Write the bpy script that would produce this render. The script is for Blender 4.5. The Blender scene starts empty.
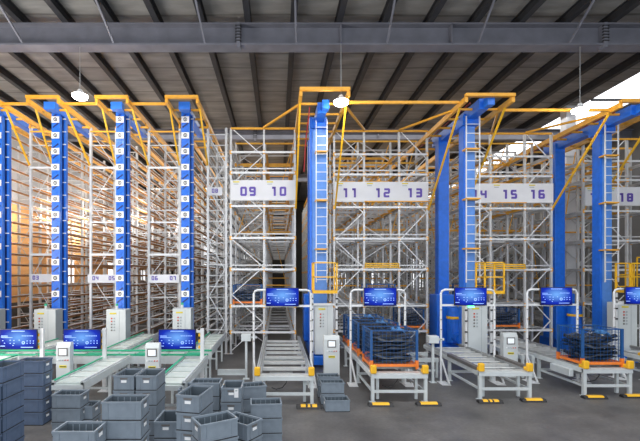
import bpy, math, random
from mathutils import Vector, Matrix
random.seed(7)
C = bpy.context.scene.collection
H = 3.27                      # camera height
F = 400.0                     # focal length in pixels of the 640 px frame

# ------------------------------------------------------------------ materials
def nodes(name):
    m = bpy.data.materials.new(name); m.use_nodes = True
    nt = m.node_tree; b = nt.nodes['Principled BSDF']
    return m, nt, b
def pbr(name, col, rough=0.5, metal=0.0, var=0.12, scale=6.0, spec=0.5, emit=0.0, bump=0.0):
    m, nt, b = nodes(name)
    tc = nt.nodes.new('ShaderNodeTexCoord')
    nz = nt.nodes.new('ShaderNodeTexNoise'); nz.inputs['Scale'].default_value = scale; nz.inputs['Detail'].default_value = 3
    nt.links.new(tc.outputs['Object'], nz.inputs['Vector'])
    rp = nt.nodes.new('ShaderNodeValToRGB')
    lo = [max(0, c*(1-var)) for c in col]; hi = [min(1, c*(1+var)) for c in col]
    rp.color_ramp.elements[0].position = .3; rp.color_ramp.elements[1].position = .7
    rp.color_ramp.elements[0].color = (*lo, 1); rp.color_ramp.elements[1].color = (*hi, 1)
    nt.links.new(nz.outputs['Fac'], rp.inputs['Fac'])
    nt.links.new(rp.outputs['Color'], b.inputs['Base Color'])
    b.inputs['Roughness'].default_value = rough; b.inputs['Metallic'].default_value = metal
    b.inputs['Specular IOR Level'].default_value = spec
    if emit:
        b.inputs['Emission Color'].default_value = (*col, 1); b.inputs['Emission Strength'].default_value = emit
    if bump:
        bp = nt.nodes.new('ShaderNodeBump'); bp.inputs['Strength'].default_value = bump; bp.inputs['Distance'].default_value = .03
        nt.links.new(nz.outputs['Fac'], bp.inputs['Height']); nt.links.new(bp.outputs['Normal'], b.inputs['Normal'])
    return m
M = dict(
    white_steel=pbr('white_steel', (.74, .76, .78), .42, .1, .06),
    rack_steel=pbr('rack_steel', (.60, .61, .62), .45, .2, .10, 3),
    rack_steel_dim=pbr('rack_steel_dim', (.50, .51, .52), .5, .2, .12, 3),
    conveyor=pbr('conveyor_paint', (.60, .65, .67), .4, .1, .06),
    roller=pbr('roller_steel', (.66, .68, .68), .3, .4, .08),
    galvanised=pbr('galvanised', (.40, .42, .43), .4, .5, .15),
    dark_cover=pbr('dark_cover', (.17, .16, .155), .45, .3, .1),
    orange=pbr('orange_steel', (.83, .40, .035), .45, 0, .10),
    yellow=pbr('yellow_steel', (.86, .48, .02), .4, 0, .06),
    amber=pbr('amber_clip', (.80, .42, .05), .5, 0, .1),
    rust=pbr('brown_orange_rail', (.46, .22, .075), .55, .1, .25, 5),
    blue=pbr('blue_paint', (.012, .15, .72), .35, 0, .10),
    blue_mid=pbr('mid_blue_paint', (.02, .17, .72), .35, 0, .08),
    blue_light=pbr('light_blue_paint', (.10, .27, .72), .35, 0, .08),
    blue_dark=pbr('dark_blue_paint', (.012, .03, .16), .4, 0, .1),
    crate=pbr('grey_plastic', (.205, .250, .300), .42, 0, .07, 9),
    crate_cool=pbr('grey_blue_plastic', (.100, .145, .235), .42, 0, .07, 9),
    crate_in=pbr('grey_plastic_inside', (.085, .11, .135), .5, 0, .07, 9),  # darker copy of the crate plastic, shade of the open inside put into colour
    paper=pbr('white_paper', (.85, .86, .88), .7, 0, .03),
    black=pbr('black_rubber', (.018, .018, .02), .5, 0, .2),
    cable=pbr('black_cable', (.015, .015, .017), .5, 0, .1),
    part_black=pbr('black_moulding', (.008, .009, .012), .42, 0, .3, 9),
    part_grey=pbr('grey_moulding', (.05, .055, .065), .35, .1, .3, 9),
    part_blue=pbr('blue_moulding', (.05, .18, .42), .4, 0, .2, 9),
    cage_blue=pbr('cage_blue', (.012, .085, .27), .45, 0, .1),
    cage_orange=pbr('cage_orange', (.85, .22, .03), .45, 0, .1),
    cabinet=pbr('cabinet_grey', (.60, .645, .66), .45, 0, .04, 2),
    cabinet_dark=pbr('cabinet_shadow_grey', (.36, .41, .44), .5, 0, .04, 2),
    button_red=pbr('red_button', (.55, .06, .03), .4),
    button_yellow=pbr('yellow_label', (.72, .62, .05), .5),
    green=pbr('green_belt_edge', (.03, .42, .24), .5, 0, .1),
    belt=pbr('pale_belt', (.50, .57, .55), .55, 0, .06),
    purple=pbr('purple_numerals', (.115, .07, .40), .5, 0, .05),
    sign=pbr('sign_panel', (.72, .73, .76), .5, 0, .04, 2),
    beam_paint=pbr('roof_beam_paint', (.17, .175, .21), .55, .1, .12, 2),
    purlin=pbr('purlin_dark', (.030, .031, .036), .6, .1, .2, 3),
    red=pbr('dark_red_cable', (.30, .02, .02), .5),
    lamp=pbr('lamp_glass', (1, .97, .9), .3, emit=28),
    lcd=pbr('panel_screen', (.75, .80, .84), .3, emit=.5),
    led=pbr('green_led', (.1, 1, .4), .3, emit=4),
)
# floor
def floor_mat():
    m, nt, b = nodes('floor_concrete')
    tc = nt.nodes.new('ShaderNodeTexCoord')
    n1 = nt.nodes.new('ShaderNodeTexNoise'); n1.inputs['Scale'].default_value = .9; n1.inputs['Detail'].default_value = 8
    n1.inputs['Roughness'].default_value = .65
    nt.links.new(tc.outputs['Object'], n1.inputs['Vector'])
    r = nt.nodes.new('ShaderNodeValToRGB')
    r.color_ramp.elements[0].position = .3; r.color_ramp.elements[1].position = .72
    r.color_ramp.elements[0].color = (.050, .049, .050, 1); r.color_ramp.elements[1].color = (.155, .15, .148, 1)
    nt.links.new(n1.outputs['Fac'], r.inputs['Fac'])
    n2 = nt.nodes.new('ShaderNodeTexNoise'); n2.inputs['Scale'].default_value = 14; n2.inputs['Detail'].default_value = 5
    nt.links.new(tc.outputs['Object'], n2.inputs['Vector'])
    mx = nt.nodes.new('ShaderNodeMix'); mx.data_type = 'RGBA'; mx.blend_type = 'OVERLAY'; mx.inputs['Factor'].default_value = .35
    nt.links.new(r.outputs['Color'], mx.inputs[6]); nt.links.new(n2.outputs['Fac'], mx.inputs[7])
    nt.links.new(mx.outputs[2], b.inputs['Base Color'])
    mr = nt.nodes.new('ShaderNodeMapRange'); mr.inputs['To Min'].default_value = .32; mr.inputs['To Max'].default_value = .6
    nt.links.new(n1.outputs['Fac'], mr.inputs['Value']); nt.links.new(mr.outputs['Result'], b.inputs['Roughness'])
    return m
def roof_mat():
    m, nt, b = nodes('roof_insulation')
    tc = nt.nodes.new('ShaderNodeTexCoord')
    mp = nt.nodes.new('ShaderNodeMapping'); mp.inputs['Scale'].default_value = (.25, 1.0, 1)
    nt.links.new(tc.outputs['Object'], mp.inputs['Vector'])
    n = nt.nodes.new('ShaderNodeTexNoise'); n.inputs['Scale'].default_value = 2.5; n.inputs['Detail'].default_value = 6
    nt.links.new(mp.outputs['Vector'], n.inputs['Vector'])
    w = nt.nodes.new('ShaderNodeTexWave'); w.wave_type = 'BANDS'; w.bands_direction = 'Y'
    w.inputs['Scale'].default_value = .28; w.inputs['Distortion'].default_value = 1.5; w.inputs['Detail'].default_value = 2; w.inputs['Detail Scale'].default_value=.6
    nt.links.new(tc.outputs['Object'], w.inputs['Vector'])
    seam = nt.nodes.new('ShaderNodeValToRGB')
    seam.color_ramp.elements[0].position = 0; seam.color_ramp.elements[0].color = (.45, .45, .45, 1)
    seam.color_ramp.elements[1].position = .035; seam.color_ramp.elements[1].color = (1, 1, 1, 1)
    nt.links.new(w.outputs['Fac'], seam.inputs['Fac'])
    r = nt.nodes.new('ShaderNodeValToRGB')
    r.color_ramp.elements[0].position = .3; r.color_ramp.elements[1].position = .7
    r.color_ramp.elements[0].color = (.18, .178, .176, 1); r.color_ramp.elements[1].color = (.31, .305, .295, 1)
    nt.links.new(n.outputs['Fac'], r.inputs['Fac'])
    mx = nt.nodes.new('ShaderNodeMix'); mx.data_type = 'RGBA'; mx.blend_type = 'MULTIPLY'; mx.inputs['Factor'].default_value = .8
    nt.links.new(r.outputs['Color'], mx.inputs[6]); nt.links.new(seam.outputs['Color'], mx.inputs[7])
    nt.links.new(mx.outputs[2], b.inputs['Base Color']); b.inputs['Roughness'].default_value = .7
    bp = nt.nodes.new('ShaderNodeBump'); bp.inputs['Strength'].default_value = .4; bp.inputs['Distance'].default_value = .1
    nt.links.new(n.outputs['Fac'], bp.inputs['Height']); nt.links.new(bp.outputs['Normal'], b.inputs['Normal'])
    return m
def wall_left_mat():
    m, nt, b = nodes('left_wall_paint')
    tc = nt.nodes.new('ShaderNodeTexCoord'); sp = nt.nodes.new('ShaderNodeSeparateXYZ')
    nt.links.new(tc.outputs['Object'], sp.inputs[0])
    mr = nt.nodes.new('ShaderNodeMapRange'); mr.inputs['From Max'].default_value = 12
    nt.links.new(sp.outputs['Z'], mr.inputs['Value'])
    r = nt.nodes.new('ShaderNodeValToRGB'); cr = r.color_ramp; cr.interpolation = 'CONSTANT'
    cr.elements[0].color = (.10, .09, .08, 1); cr.elements[1].position = .15; cr.elements[1].color = (.86, .47, .18, 1)
    e = cr.elements.new(.58); e.color = (.55, .56, .58, 1)
    nt.links.new(mr.outputs['Result'], r.inputs['Fac'])
    nt.links.new(r.outputs['Color'], b.inputs['Base Color']); b.inputs['Roughness'].default_value = .8
    return m
def screen_mat():
    m, nt, b = nodes('dashboard_display')
    tc = nt.nodes.new('ShaderNodeTexCoord')
    mp = nt.nodes.new('ShaderNodeMapping'); mp.inputs['Location'].default_value = (0, 0, -.14); mp.inputs['Scale'].default_value = (1.5, 1, 2.6)
    nt.links.new(tc.outputs['Object'], mp.inputs['Vector'])
    g = nt.nodes.new('ShaderNodeTexGradient'); g.gradient_type = 'SPHERICAL'
    nt.links.new(mp.outputs['Vector'], g.inputs['Vector'])
    r = nt.nodes.new('ShaderNodeValToRGB'); cr = r.color_ramp
    cr.elements[0].color = (.002, .008, .13, 1); cr.elements[1].position = .95; cr.elements[1].color = (.18, .45, 1, 1)
    e = cr.elements.new(.35); e.color = (.004, .03, .50, 1)
    nt.links.new(g.outputs['Fac'], r.inputs['Fac'])
    b.inputs['Base Color'].default_value = (.005, .005, .03, 1); b.inputs['Roughness'].default_value = .6; b.inputs['Specular IOR Level'].default_value = .05
    nt.links.new(r.outputs['Color'], b.inputs['Emission Color']); b.inputs['Emission Strength'].default_value = .95
    return m
M['floor'] = floor_mat(); M['roof'] = roof_mat(); M['wall_left'] = wall_left_mat(); M['screen'] = screen_mat()
M['glyph'] = pbr('display_glyphs', (.30, .48, 1), .4, emit=.6)
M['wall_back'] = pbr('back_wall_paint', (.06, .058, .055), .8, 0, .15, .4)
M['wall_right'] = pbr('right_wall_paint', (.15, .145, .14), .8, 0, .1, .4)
M['daylight'] = pbr('daylight_panel', (.93, .96, 1), .5, emit=2.6, var=.03)
M['window_light'] = pbr('window_light', (.95, .97, 1), .5, emit=1.6, var=.03)

# ------------------------------------------------------------------ mesh builder
class MB:
    def __init__(s): s.v = []; s.f = []; s.m = []; s.mats = []
    def mi(s, mat):
        if mat not in s.mats: s.mats.append(mat)
        return s.mats.index(mat)
    def poly(s, pts, faces, mat):
        n = len(s.v); s.v += [tuple(p) for p in pts]; k = s.mi(mat)
        for f in faces: s.f.append([n+i for i in f]); s.m.append(k)
        return s
    def box(s, x0, x1, y0, y1, z0, z1, mat):
        p = [(x0,y0,z0),(x1,y0,z0),(x1,y1,z0),(x0,y1,z0),(x0,y0,z1),(x1,y0,z1),(x1,y1,z1),(x0,y1,z1)]
        return s.poly(p, [(0,3,2,1),(4,5,6,7),(0,1,5,4),(1,2,6,5),(2,3,7,6),(3,0,4,7)], mat)
    def bar(s, p, q, w, h, mat):
        p = Vector(p); q = Vector(q); d = (q-p).normalized()
        up = Vector((0,0,1)) if abs(d.z) < .95 else Vector((0,1,0))
        a = d.cross(up).normalized()*w/2; b = a.cross(d).normalized()*h/2
        pts = [p-a-b, p+a-b, p+a+b, p-a+b, q-a-b, q+a-b, q+a+b, q-a+b]
        return s.poly(pts, [(0,1,2,3),(7,6,5,4),(0,4,5,1),(1,5,6,2),(2,6,7,3),(3,7,4,0)], mat)
    def tube(s, pts, r, mat, n=8):
        pts = [Vector(p) for p in pts]; rings = []
        for i, p in enumerate(pts):
            d = (pts[min(i+1,len(pts)-1)]-pts[max(i-1,0)]).normalized()
            up = Vector((0,0,1)) if abs(d.z) < .9 else Vector((0,1,0))
            a = d.cross(up).normalized(); b = a.cross(d).normalized()
            rr = r[i] if isinstance(r, (list, tuple)) else r
            rings.append([p+a*rr*math.cos(2*math.pi*k/n)+b*rr*math.sin(2*math.pi*k/n) for k in range(n)])
        V = [v for R in rings for v in R]; Fc = []
        for i in range(len(pts)-1):
            for k in range(n):
                Fc.append((i*n+k, i*n+(k+1)%n, (i+1)*n+(k+1)%n, (i+1)*n+k))
        Fc.append(tuple(range(n))[::-1]); Fc.append(tuple((len(pts)-1)*n+k for k in range(n)))
        return s.poly(V, Fc, mat)
    def prism(s, prof, x0, x1, mat):          # prof: (y,z) outline extruded along X
        n = len(prof); V = [(x0,y,z) for y,z in prof]+[(x1,y,z) for y,z in prof]
        Fc = [(i,(i+1)%n,n+(i+1)%n,n+i) for i in range(n)]+[tuple(range(n))[::-1], tuple(range(n,2*n))]
        return s.poly(V, Fc, mat)
    def mesh(s, name, o=(0,0,0), bevel=0):
        me = bpy.data.meshes.new(name)
        me.from_pydata([(x-o[0], y-o[1], z-o[2]) for x,y,z in s.v], [], s.f)
        for m in s.mats: me.materials.append(M[m])
        for p, k in zip(me.polygons, s.m): p.material_index = k
        me.update(); return me
    def build(s, name, parent=None, o=(0,0,0), label=None, bevel=0):
        ob = bpy.data.objects.new(name, s.mesh(name, o)); C.objects.link(ob)
        if parent is not None: ob.parent = parent
        if label: ob['label'] = label
        if bevel:
            b = ob.modifiers.new('bevel', 'BEVEL'); b.width = bevel; b.segments = 2; b.limit_method = 'ANGLE'
        return ob
def thing(name, label, cat, loc=(0,0,0), rz=0, group=None):
    o = bpy.data.objects.new(name, None); C.objects.link(o); o.empty_display_size = .2
    o.location = loc; o.rotation_euler = (0,0,rz); o['label'] = label; o['category'] = cat
    if group: o['group'] = group
    return o
def tag(o, label, cat, group=None):
    o['label'] = label; o['category'] = cat
    if group: o['group'] = group
    return o
def struct(o): o['kind'] = 'structure'; return o
def put(name, me, parent, loc=(0,0,0), rz=0):
    o = bpy.data.objects.new(name, me); C.objects.link(o); o.parent = parent
    o.location = loc; o.rotation_euler = (0,0,rz); return o
KIDS = {}
def dup(root, loc, rz, label, group=None, scale=None):
    def cp(o, par):
        c = o.copy(); C.objects.link(c)
        if par is not None: c.parent = par
        for ch in o.children: cp(ch, c)
        return c
    r = cp(root, None); r.location = loc; r.rotation_euler = (0,0,rz); r['label'] = label
    if group: r['group'] = group
    return r

# ------------------------------------------------------------------ shell
XL, XR, YB, ZR = -13.8, 20.5, 47.0, 12.0
struct(MB().box(XL-.3, XR+.3, -4, YB+.3, -.2, 0, 'floor').build('floor'))
struct(MB().box(XL-.3, XL, -4, YB+.3, 0, ZR, 'wall_left').build('wall_left'))
struct(MB().box(XR, XR+.3, -4, YB+.3, 0, ZR, 'wall_right').build('wall_right'))
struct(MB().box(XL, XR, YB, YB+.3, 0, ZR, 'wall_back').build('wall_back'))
# roof: two decks either side of the skylight strip
SX0, SX1 = 15.6, 17.9
ceil = struct(MB().box(XL-.3, SX0, -4, YB+.3, ZR, ZR+.15, 'roof').box(SX1, XR+.3, -4, YB+.3, ZR, ZR+.15, 'roof').build('ceiling'))
for i, y in enumerate([-4, 6, 14.0, 19.9, 25.9, 32, 38]):
    y1 = [6, 14.0, 19.9, 25.9, 32, 38, YB+.3][i]
    w = struct(MB().box(SX0, SX1, y+.06, y1-.06, ZR+.03, ZR+.09, 'daylight').build('window_%d' % (i+1)))
    MB().box(SX0, SX1, y-.06, y+.06, ZR-.06, ZR+.12, 'purlin').build('window_frame', w)
# purlins parented to the ceiling
px = [2.1*0+.52 + 1.52*k for k in range(-9, 13)]
for x in px:
    if SX0-.1 < x < SX1+.1: continue
    MB().box(x-.02, x+.02, -4, YB, ZR-.30, ZR, 'purlin').box(x-.10, x+.10, -4, YB, ZR-.32, ZR-.30, 'purlin').box(x-.10, x+.10, -4, YB, ZR-.02, ZR, 'purlin').build('purlin', ceil)
def roof_beam(y, zb, zt, fl):
    b = MB()
    b.box(XL, XR, y-.02, y+.02, zb, zt, 'beam_paint').box(XL, XR, y-fl/2, y+fl/2, zb-.03, zb+.03, 'beam_paint').box(XL, XR, y-fl/2, y+fl/2, zt-.03, zt+.02, 'beam_paint')
    for x in (-12.4, 2.1, 5.8): b.box(x-.015, x+.015, y-fl/2, y+fl/2, zb, zt, 'beam_paint')
    for x in (-1.32, 10.9):
        b.box(x-.06, x+.06, y-fl/2-.03, y-.02, zb-.12, zt+.02, 'beam_paint')
        for k in range(6): b.box(x-.10, x+.10, y-fl/2-.05, y-fl/2+.02, zb+.08+.10*k, zb+.11+.10*k, 'purlin')
    return b.build('roof_beam', ceil)
roof_beam(13.55, 10.97, 11.66, .46)
roof_beam(23.2, 11.1, 11.66, .40)
roof_beam(33.5, 11.1, 11.66, .40)
for k in range(-3, 5):                       # fly braces from the purlins down to the beam flange
    x = .52 + 1.52*2*k + .0
    MB().bar((x, 12.15, ZR-.3), (x+.08, 13.33, 11.02), .06, .05, 'beam_paint').build('fly_brace', ceil)
# a pale concrete column at the right and small bright windows far back
struct(MB().box(14.85, 15.35, 20.6, 21.05, 0, ZR, 'sign').build('trim_1'))
for i, (y, z0, z1) in enumerate([(25.4, 2.7, 4.4), (32.5, 2.6, 4.6), (40, 2.6, 4.6)]):
    w = struct(MB().box(XL, XL+.03, y, y+1.6, z0, z1, 'window_light').build('window_%d' % (8+i)))
    MB().bar((XL+.04, y, z1), (XL+.04, y+1.6, z1), .05, .06, 'white_steel').bar((XL+.04, y, z0), (XL+.04, y+1.6, z0), .05, .06, 'white_steel').bar((XL+.04, y+.8, z0), (XL+.04, y+.8, z1), .05, .05, 'white_steel').build('window_frame', w)
for i, (x, z0, z1) in enumerate([(6.5, 1.2, 4.2), (11, 1.2, 4.2), (15.6, 1, 5.2), (-4, 5, 8), (-9, 4, 8)]):
    w = struct(MB().box(x, x+1.8, YB-.03, YB, z0, z1, 'window_light').build('window_%d' % (11+i)))
    MB().bar((x, YB-.05, z1), (x+1.8, YB-.05, z1), .05, .08, 'white_steel').bar((x+.9, YB-.05, z0), (x+.9, YB-.05, z1), .05, .05, 'white_steel').build('window_frame', w)

# ------------------------------------------------------------------ numerals (rounded square strokes)
SEG = {'0':'abcdef','1':'bc','2':'abged','3':'abgcd','4':'fgbc','5':'afgcd','6':'afgedc','7':'abc','8':'abcdefg','9':'abcdfg'}
def digits(text, x, y, z, h, w, t, parent, mat='purple'):
    """flat strokes standing proud of a panel that faces -Y"""
    gap = t*1.1; tot = len(text)*w+(len(text)-1)*gap; cx = x-tot/2
    for ch in text:
        b = MB(); x0, x1, z0, z1 = cx, cx+w, z-h/2, z+h/2; zm = z
        k = t*.35
        S = {'a':(x0+k,x1-k,z1-t,z1),'d':(x0+k,x1-k,z0,z0+t),'g':(x0+k,x1-k,zm-t/2,zm+t/2),
             'f':(x0,x0+t,zm,z1-k),'e':(x0,x0+t,z0+k,zm),'b':(x1-t,x1,zm,z1-k),'c':(x1-t,x1,z0+k,zm)}
        if ch == '1':
            xm = (x0+x1)/2+t*.3
            b.box(xm-t/2, xm+t/2, y-.012, y, z0, z1, mat); b.box(xm-t*1.3, xm, y-.012, y, z1-t, z1-.0, mat)
        else:
            for i, s in enumerate(SEG[ch]):
                a = S[s]; b.box(a[0], a[1], y-.012-.0004*i, y, a[2], a[3], mat)
        b.build('numeral', parent); cx += w+gap

# ------------------------------------------------------------------ racks
def zigzag(b, x0, x1, y, zs, mat, t=.035, start=0):
    for i in range(len(zs)-1):
        a, c = (x0, x1) if (i+start) % 2 == 0 else (x1, x0)
        b.bar((a, y, zs[i]), (c, y, zs[i+1]), t, t, mat)
def heavy_rack(label, xs, Y0, numbers, diag, nf=13, dy=1.9, openb=()):
    """deep pallet rack; numbers = [(text, xl, xr)], diag = bays braced on their front"""
    o = (xs[0], Y0, 0); t = thing('pallet_rack', label, 'rack', o)
    top = 9.37; lv = [.9, 1.98, 3.5, 4.8, 6.12, 7.5, 8.35]
    for j in range(nf):
        y = Y0+j*dy
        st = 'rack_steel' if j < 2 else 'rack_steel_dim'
        for x in xs:
            b = MB().box(x-.038, x+.038, y-.05, y+.05, 0, top, st)
            b.box(x-.09, x+.09, y-.09, y+.09, 0, .015, st)
            for z in lv: b.box(x-.05, x+.05, y-.062, y-.045, z-.08, z+.08, 'orange')
            b.build('upright', t, o)
    for j in range(nf):
        y = Y0+j*dy
        for i in range(len(xs)-1):
            if i in diag or (j > 0 and i not in openb and (i+j) % 2 == 0):
                b = MB(); zigzag(b, xs[i]+.04, xs[i+1]-.04, y-.01, [.15+(1.15 if j == 0 else .92)*q for q in range(9 if j == 0 else 11)], 'white_steel' if j == 0 else 'rack_steel', .034, i+j); b.build('bracing', t, o)
    # cross beams: one per level per frame
    made = 0; rest = MB()
    for j in range(nf):
        y = Y0+j*dy
        for n, z in enumerate(lv+[top-.04]):
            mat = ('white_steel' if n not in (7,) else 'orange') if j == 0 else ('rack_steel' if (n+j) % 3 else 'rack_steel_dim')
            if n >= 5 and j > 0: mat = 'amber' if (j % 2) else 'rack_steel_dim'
            hh = .04 if j == 0 else .035
            b = MB() if made < 80 else rest
            b.box(xs[0], xs[-1], y-.075, y-.02, z-hh, z+hh, mat)
            if j == 0 and n in (2, 3, 5): b.box(xs[0], xs[-1], y-.06, y-.02, z+.15, z+.2, 'rack_steel')
            if made < 80: b.build('cross_beam', t, o)
            made += 1
    if rest.v: r = rest.build('cross_beam', t, o); r['kind'] = 'stuff'
    for z in (5.45, 8.9, 2.75):
        MB().box(xs[0]+.05, xs[-1]-.05, Y0+dy*2-.10, Y0+dy*2-.06, z-.035, z+.035, 'orange').build('tie_beam', t, o)
        MB().box(xs[0]+.05, xs[-1]-.05, Y0+dy*4-.10, Y0+dy*4-.06, z+.3, z+.37, 'orange').build('tie_beam', t, o)
    for i in range(len(xs)-1):
        MB().bar((xs[i]+.05, Y0+dy+.1, 5.0), (xs[i+1]-.05, Y0+dy+.1, 9.2), .035, .035, 'amber').build('brace', t, o)
        MB().bar((xs[i+1]-.05, Y0+dy*3+.1, 2.0), (xs[i]+.05, Y0+dy*3+.1, 6.8), .035, .035, 'amber').build('brace', t, o)
    # shuttle rails running into the depth
    for z in lv:
        for i in range(len(xs)-1):
            for x in (xs[i]+.10, xs[i+1]-.10):
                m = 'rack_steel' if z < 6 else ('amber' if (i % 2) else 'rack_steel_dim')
                MB().box(x-.05, x+.05, Y0, Y0+(nf-1)*dy, z+.02, z+.06, m).box(x-.012, x+.012, Y0, Y0+(nf-1)*dy, z-.06, z+.04, m).build('shuttle_rail', t, o)
    # slat rollers crossing the lower lanes near the front
    for z in lv[:5]:
        for i in range(len(xs)-1):
            for q in range(6): MB().box(xs[i]+.1, xs[i+1]-.1, Y0+.7+q*1.25, Y0+.78+q*1.25, z+.02, z+.05, 'rack_steel').build('lane_bar', t, o)
    # number band
    for text, xl, xr in numbers:
        zc = 6.765; p = MB().box(xl, xr, Y0-.12, Y0-.09, 6.36, 7.18, 'sign')
        p.box(xl, xr, Y0-.125, Y0-.085, 6.34, 6.38, 'orange' if text in ('12','15','13') else 'rack_steel')
        p = p.build('sign_panel', t, o, 'white number panel reading '+text)
        cx = (xl+xr)/2+{'10': -.06, '16': -.12, '14': .1}.get(text, .02)
        digits(text, cx-o[0], -.125, zc-.05, .38, .27, .085, p)
        MB().box(xl+.1, xl+.36, Y0-.128, Y0-.12, 7.08, 7.13, 'button_yellow').box(xl+.12, xl+.32, Y0-.128, Y0-.12, 7.0, 7.03, 'cabinet_dark').build('small_label', p, o)
    return t
rA = heavy_rack('two-bay pallet rack headed 09 and 10, left of the central ladder crane', [-1.95, -.58, .70], 16.6, [('09', -1.95, -.56), ('10', -.56, .72)], (0,), openb=(1,))
rB = heavy_rack('three-bay pallet rack headed 11 to 13, right of the central ladder crane', [2.37, 3.63, 5.11, 6.29], 16.9, [('11', 2.37, 3.62), ('12', 3.62, 5.1), ('13', 5.1, 6.31)], (0, 2), nf=18, dy=1.3)
rC = heavy_rack('pallet rack headed 14 to 16, with yellow railing low on its front', [7.87, 9.12, 10.6, 11.74], 17.2, [('14', 7.87, 9.11), ('15', 9.11, 10.62), ('16', 10.62, 11.76)], (0, 2), nf=18, dy=1.3)
rD = heavy_rack('partly hidden pallet rack at the right edge, its panel reading 18', [13.65, 14.4, 15.3+.3, 16.9], 17.9, [('17', 13.65, 14.62), ('18', 14.62, 16.25)], (1,), nf=18, dy=1.3)

def tote_rack(label, x0, x1, Y0, nums, only=None, nf=11, dy=2.4, grey=False, solo=False, xm=None):
    """narrow deep rack with closely spaced levels; its long side faces the aisle"""
    o = (x0, Y0, 0); t = thing('tote_rack', label, 'rack', o); top = 9.37
    lv = [.55+.45*i for i in range(20)]
    for j in range(nf):
        y = Y0+j*dy
        for x in (x0, x1):
            MB().box(x-.045, x+.045, y-.05, y+.05, 0, top, 'rack_steel').box(x-.1, x+.1, y-.09, y+.09, 0, .015, 'rack_steel').build('upright', t, o)
        b = MB(); zigzag(b, x0+.05, x1-.05, y, [.2+ (1.1 if solo else 1.5)*q for q in range(9 if solo else 7)], 'white_steel' if solo else 'rack_steel', .03 if solo else .022, j)
        b.build('bracing', t, o)
    m1 = 'rust' if not grey else 'rack_steel_dim'
    L = (nf-1)*dy
    for i, z in enumerate(lv):
        for x, s in (((x1+.05, 1),) if only else ((x0-.05, -1), (x1+.05, 1))):
            mm = m1
            b = MB().box(x-.02, x+.02, Y0-.02, Y0+L, z-.05, z+.025, mm)
            b.box(x-.07, x+.07, Y0-.02, Y0+L, z+.025, z+.037, 'white_steel')
            b.build('side_rail', t, o)
    made = 0; rest = MB()
    for j in range(nf):
        for i, z in enumerate(lv):
            if j == 0 and i % 2 and not solo: continue
            y = Y0+j*dy
            b = MB() if made < 60 else rest
            b.box(x0, x1, y-.02, y+.02, z-.02, z+.015, 'white_steel' if (i+j) % 2 else 'rack_steel')
            if made < 60: b.build('cross_beam', t, o)
            made += 1
    r = rest.build('cross_beam', t, o); r['kind'] = 'stuff'
    if not solo:
        for z in (4.1, 5.45, 7.7, 9.2):
            MB().box(x0, x1, Y0-.07, Y0-.04, z-.03, z+.03, 'white_steel' if z < 9 else 'orange').build('front_beam', t, o)
    for text, xl, xr, zc, hh, cx in nums:
        p = MB().box(xl, xr, Y0-.12, Y0-.09, zc-hh, zc+hh, 'sign').build('sign_panel', t, o, 'small white number panel reading '+text)
        digits(text, cx-o[0], -.122, zc+.02, .17, .105, .032, p)
    return t
tote_rack('tote rack at the far left edge, only its railed side visible', -12.3, -11.3, 16.6, [], only=True)
tote_rack('tote rack numbered 03, first one whose narrow front shows fully', -10.25, -9.3, 16.6, [('03', -10.2, -9.2, 3.14, .17, -9.98)])
tote_rack('tote rack with panels 04 and 05, above the second grey crane cabinet', -7.76, -6.7, 16.6, [('04', -7.85, -7.2, 3.12, .17, -7.52), ('05', -7.2, -6.6, 3.12, .17, -6.85)])
tote_rack('wider tote rack with panels 06 and 07, left of the rightmost marker mast', -5.35, -4.07, 16.6, [('06', -5.35, -4.75, 3.12, .17, -5.08), ('07', -4.75, -4.07, 3.12, .17, -4.33)], grey=False)
tote_rack('narrow grey braced rack with small number panel 08', -2.9, -2.15, 16.6, [('08', -2.9, -2.3, 6.72, .17, -2.6)], grey=True, solo=True)

# ------------------------------------------------------------------ orange overhead portals
def portal(label, cx, w, Yf, z, xl, xr, zl, Yr, L=22, rungs=7, tall=False, back=16.6, latl=None, latr=None):
    o = (cx, Yf, 0); t = thing('overhead_frame', label, 'frame', o); x0, x1 = cx-w/2, cx+w/2
    MB().bar((x0-.04, Yf, z), (x1+.04, Yf, z), .13, .10, 'orange').build('front_bar', t, o)
    for x in (x0, x1):
        MB().box(x-.05, x+.05, Yf, Yf+L, z-.22, z-.04, 'orange').build('long_rail', t, o)
    for k in range(1, rungs):
        y = Yf+k*.9
        MB().box(x0, x1, y-.03, y+.03, z-.14, z-.07, 'orange').build('cross_bar', t, o)
    for x, xr_ in ((x0, xl), (x1, xr)):
        MB().bar((x, Yf+.5, z-.2), (xr_, Yr-.10, zl), .06, .06, 'yellow').build('brace', t, o)
        MB().bar((x, Yr-.08, z-.2), (xr_, Yr-.10, 9.32), .06, .06, 'orange').build('brace', t, o)
    for tip in (latl, latr):
        if tip:
            x = x0 if tip is latl else x1
            MB().bar((x, Yf+.9, z-.12), tip, .07, .07, 'orange').build('brace', t, o)
    return t
for i, (cx, l) in enumerate([(-10.78, 'overhead frame cut by the left edge of the photo'), (-8.53, 'small orange overhead frame just left of the upper left hanging lamp'), (-6.03, 'small orange overhead frame, right of the upper left hanging lamp'), (-3.49, 'small orange overhead frame over the mast beside the grey braced rack 08')]):
    xl, xr = [(-11.3, -10.25), (-9.3, -7.76), (-6.7, -5.35), (-4.07, -2.9)][i]
    portal(l, cx, 1.12, 14.5, 9.72, xl, xr, 7.8, 16.6)
portal('tall orange overhead frame in the centre, beside a glowing lamp', 1.54, 1.57, 13.15, 9.38, .73, 2.34, 6.0, 16.5, latl=(-.58, 16.5, 9.36), latr=(3.63, 16.8, 9.36))
portal('large orange overhead frame over the crane right of panel 13', 7.05, 1.56, 13.3, 9.25, 6.32, 7.84, 6.0, 16.9, latl=(5.1, 16.8, 9.36), latr=(9.12, 17.1, 9.36))
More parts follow.
